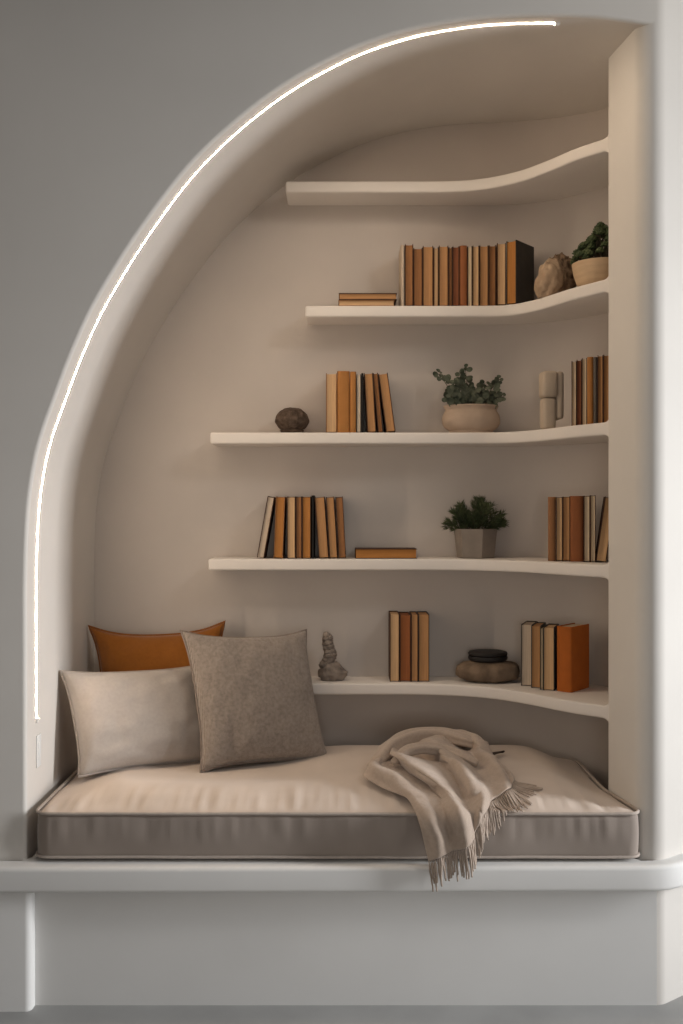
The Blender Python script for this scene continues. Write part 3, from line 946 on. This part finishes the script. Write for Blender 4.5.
for s in range(46):
    a = rr.uniform(0, 2 * PI); out = rr.uniform(0, 1) ** .7
    tx = math.cos(a) * out * .106; ty = max(-.075, min(.034, math.sin(a) * out * .07))
    hz = .195 - .075 * (abs(tx) / .098) ** 1.3 + rr.uniform(-.03, .0)
    if abs(tx + .018) < .016: hz -= .035
    p0 = Vector((tx * .35, ty * .4, .078)); p1 = Vector((tx * .7, ty * .75, .078 + (hz - .078) * .62)); p2 = Vector((tx, ty, hz))
    c = catmull([p0, p1, p2], 9)
    stems.tube(c, .0009, 4)
    for k in range(3, len(c)):
        t = (c[k] - c[k - 1]).normalized()
        for m in range(6):
            b2 = t.orthogonal().normalized(); b2 = Matrix.Rotation(rr.uniform(0, 2 * PI), 3, t) @ b2
            needle(nd, c[k], t * rr.uniform(.5, 1.0) + b2 * rr.uniform(.5, .9), rr.uniform(.015, .026), .0013)
nd.build('foliage', M_rosemary, pot, sharp=60, fix=False)
stems.build('stems', M_stem, pot)

# bowl with succulent, second shelf, beside the pillar
e = P(600, 288, .345); e.z = top(1) + .0006
bw = thing('succulent_plant', 'dark green bushy succulent in a round beige bowl beside the pillar', 'plant', e)
prof = [(0, 0), (.048, 0), (.055, .003), (.066, .020), (.074, .045), (.078, .068), (.079, .073), (.076, .074), (.073, .066), (0, .060)]
pt_ = MB().lathe(prof, 44).build('pot', M_bowl, bw)
MB().lathe([(0, .068), (.04, .068), (.072, .064)], 30).build('soil', M_soil, pt_)
fo = MB(); st = MB(); rr = random.Random(3)
for s in range(95):
    a = rr.uniform(0, 2 * PI); q = rr.random() ** .55
    x = math.cos(a) * q * .078; y = math.sin(a) * q * .070
    z = .075 + (1 - q * q) * .062 + rr.uniform(-.010, .012) + .036 * math.exp(-((x - .012) ** 2) / .0018) * (1 - .5 * q)
    st.tube([Vector((x * .5, y * .5, .065)), Vector((x * .8, y * .8, (z + .065) / 2)), Vector((x, y, z))], .0016, 5)
    for ring_ in range(3):
        for k in range(6):
            b = 2 * PI * (k + ring_ * .5) / 6 + a
            el = .2 + ring_ * .5
            d = Vector((math.cos(b) * math.cos(el), math.sin(b) * math.cos(el), math.sin(el)))
            c = Vector((x, y, z)) + d * .0068
            bm = bmesh.new(); bmesh.ops.create_icosphere(bm, subdivisions=1, radius=1)
            rot = d.to_track_quat('X', 'Z').to_matrix().to_4x4()
            fo.bm(bm, Matrix.Translation(c) @ rot @ Matrix.Diagonal((.0085, .005, .0030, 1)))
fo.build('foliage', M_succ, bw, sharp=180, fix=False)
st.build('stems', M_stem, bw)

# shaggy stone beside it
e = P(553, 294, .47); e.z = top(1) + .0006
sc = thing('rough_stone', 'rough tan stone with shaggy brown back between books and succulent', 'ornament', e)
def shape1(p): return Vector((p.x + .12 * p.z, p.y, p.z))
blob(MB(), (-.012, -.012, .052), (.040, .040, .062), .18, 2.2, 9, flat=.0, seg=56, rings=36, fn=shape1).build('body', M_rock, sc, sharp=180)
blob(MB(), (.024, .012, .060), (.046, .042, .074), .20, 4.2, 21, flat=.0, seg=72, rings=48).build('shaggy_side', M_rock_fuzzy, sc, sharp=180)

# abstract sculpture
e = P(551, 428, .47); e.z = top(2) + .0006
sc = thing('abstract_sculpture', 'beige abstract sculpture of interlocking upright blocks', 'sculpture', e, math.radians(4))
MB().box((-.030, -.026, 0), (.010, .022, .094), .010).build('lower_block', M_sculpt, sc, sharp=60)
MB().box((-.032, -.030, .094), (.014, .026, .172), .009).build('upper_block', M_sculpt, sc, sharp=60)
MB().box((.010, -.024, .030), (.034, .024, .172), .0095).build('side_column', M_sculpt, sc, sharp=60)

# figurine, lowest shelf
e = P(333, 680, .622); e.z = top(4) + .0006
fg = thing('stone_figurine', 'small grey stone figurine rising from a wedge base', 'figurine', e)
def wedge(p):
    p = p.copy()
    p.x += .006 * (p.z / .03)
    if p.x > .012 and p.z > 0: p.z *= max(.15, 1 - (p.x - .012) / .036)
    return p
blob(MB(), (.0, 0, .024), (.045, .034, .036), .16, 2.0, 13, flat=0, fn=wedge, seg=48, rings=30).build('base', M_fig, fg, sharp=180)
mb = MB()
for q in range(26):
    t = q / 25
    a = q * 1.9
    c = Vector((-.026 + .020 * t + .006 * math.cos(a) + .010 * math.sin(t * 5), .006 * math.sin(a), .040 + .100 * t))
    blob(mb, c, (.017 - .006 * t, .015 - .005 * t, .013 - .003 * t), .30, 3, q * 3.3, seg=18, rings=12)
mb.build('figure', M_fig, fg, sharp=180)

# stone slab with black lidded dish
e = P(488, 682, .602); e.z = top(4) + .0006
def slab(p): 
    p = p.copy(); p.z = math.copysign(abs(p.z / .035) ** .6 * .035, p.z)
    k = abs(p.x - .0)
    if k < .006: p.y *= .93; p.z *= .97
    return p
bo = MB(); blob(bo, (0, 0, .031), (.098, .066, .035), .07, 2.2, 17, flat=0, seg=72, rings=30, fn=slab)
o = bo.build('stone_slab', M_boulder, None, sharp=180); o.location = e
tag(o, 'flat rounded brown stone under the black lidded dish', 'stone')
zt_ = max(v.co.z for v in o.data.vertices)
dish = thing('lidded_dish', 'low black lidded dish sitting on the flat brown stone', 'dish', e + Vector((.0, .004, zt_ - .0025)))
MB().lathe([(0, 0), (.055, 0), (.060, .003), (.0615, .009), (.060, .014), (.055, .015), (0, .015)], 44, 1, .85).build('dish', M_black, dish)
MB().lathe([(0, .0152), (.056, .0152), (.0605, .018), (.061, .023), (.058, .027), (.050, .029), (0, .0285)], 44, 1, .85).build('lid', M_black, dish)

# ------------------------------------------------------------------ lights
def area(name, loc, target, sx, sy, power, col):
    l = bpy.data.lights.new(name, 'AREA'); l.shape = 'RECTANGLE'; l.size = sx; l.size_y = sy; l.energy = power; l.color = col
    o = bpy.data.objects.new(name, l); COL.objects.link(o); o.location = loc
    o.rotation_euler = (Vector(target) - Vector(loc)).to_track_quat('-Z', 'Y').to_euler()
    return o
area('window_light', (4.0, -.70, 1.40), (0, -.1, .70), .40, 1.9, 28, (.975, .985, 1.0)).data.spread = math.radians(70)
area('warm_fill', (-1.5, -2.3, 1.55), (.5, .3, 1.3), .9, .9, 2.0, (1.0, .74, .48))  # added warm fill for the pillar and shelves, no known fitting
area('niche_fill', (.1, -3.1, 1.0), (.1, .6, .8), .8, .8, 1.1, (1.0, .96, .92)).data.spread = math.radians(55)  # added fill aimed into the lower niche, not a known window
area('upper_wall_fill', (1.7, -1.25, 2.95), (.4, .0, 2.2), .5, .5, 11, (1.0, .97, .93))  # added fill that brightens the top right of the front wall
w = bpy.data.worlds.new('world'); S.world = w; w.use_nodes = True
w.node_tree.nodes['Background'].inputs['Color'].default_value = (.95, .93, .92, 1)
w.node_tree.nodes['Background'].inputs['Strength'].default_value = .12

# ------------------------------------------------------------------ camera
cd = bpy.data.cameras.new('camera'); co = bpy.data.objects.new('camera', cd); COL.objects.link(co)
co.location = (0, -D0, ZC); co.rotation_euler = (PI / 2, 0, 0)
cd.sensor_fit = 'VERTICAL'; cd.sensor_height = 36; cd.sensor_width = 36; cd.lens = 36 * 1000 / 1024
cd.clip_start = .05
S.camera = co
S.view_settings.view_transform = 'Standard'
S.view_settings.look = 'None'
S.view_settings.exposure = 0
try:
    S.cycles.use_denoising = True
    S.cycles.max_bounces = 10
    S.cycles.diffuse_bounces = 6
except Exception: pass
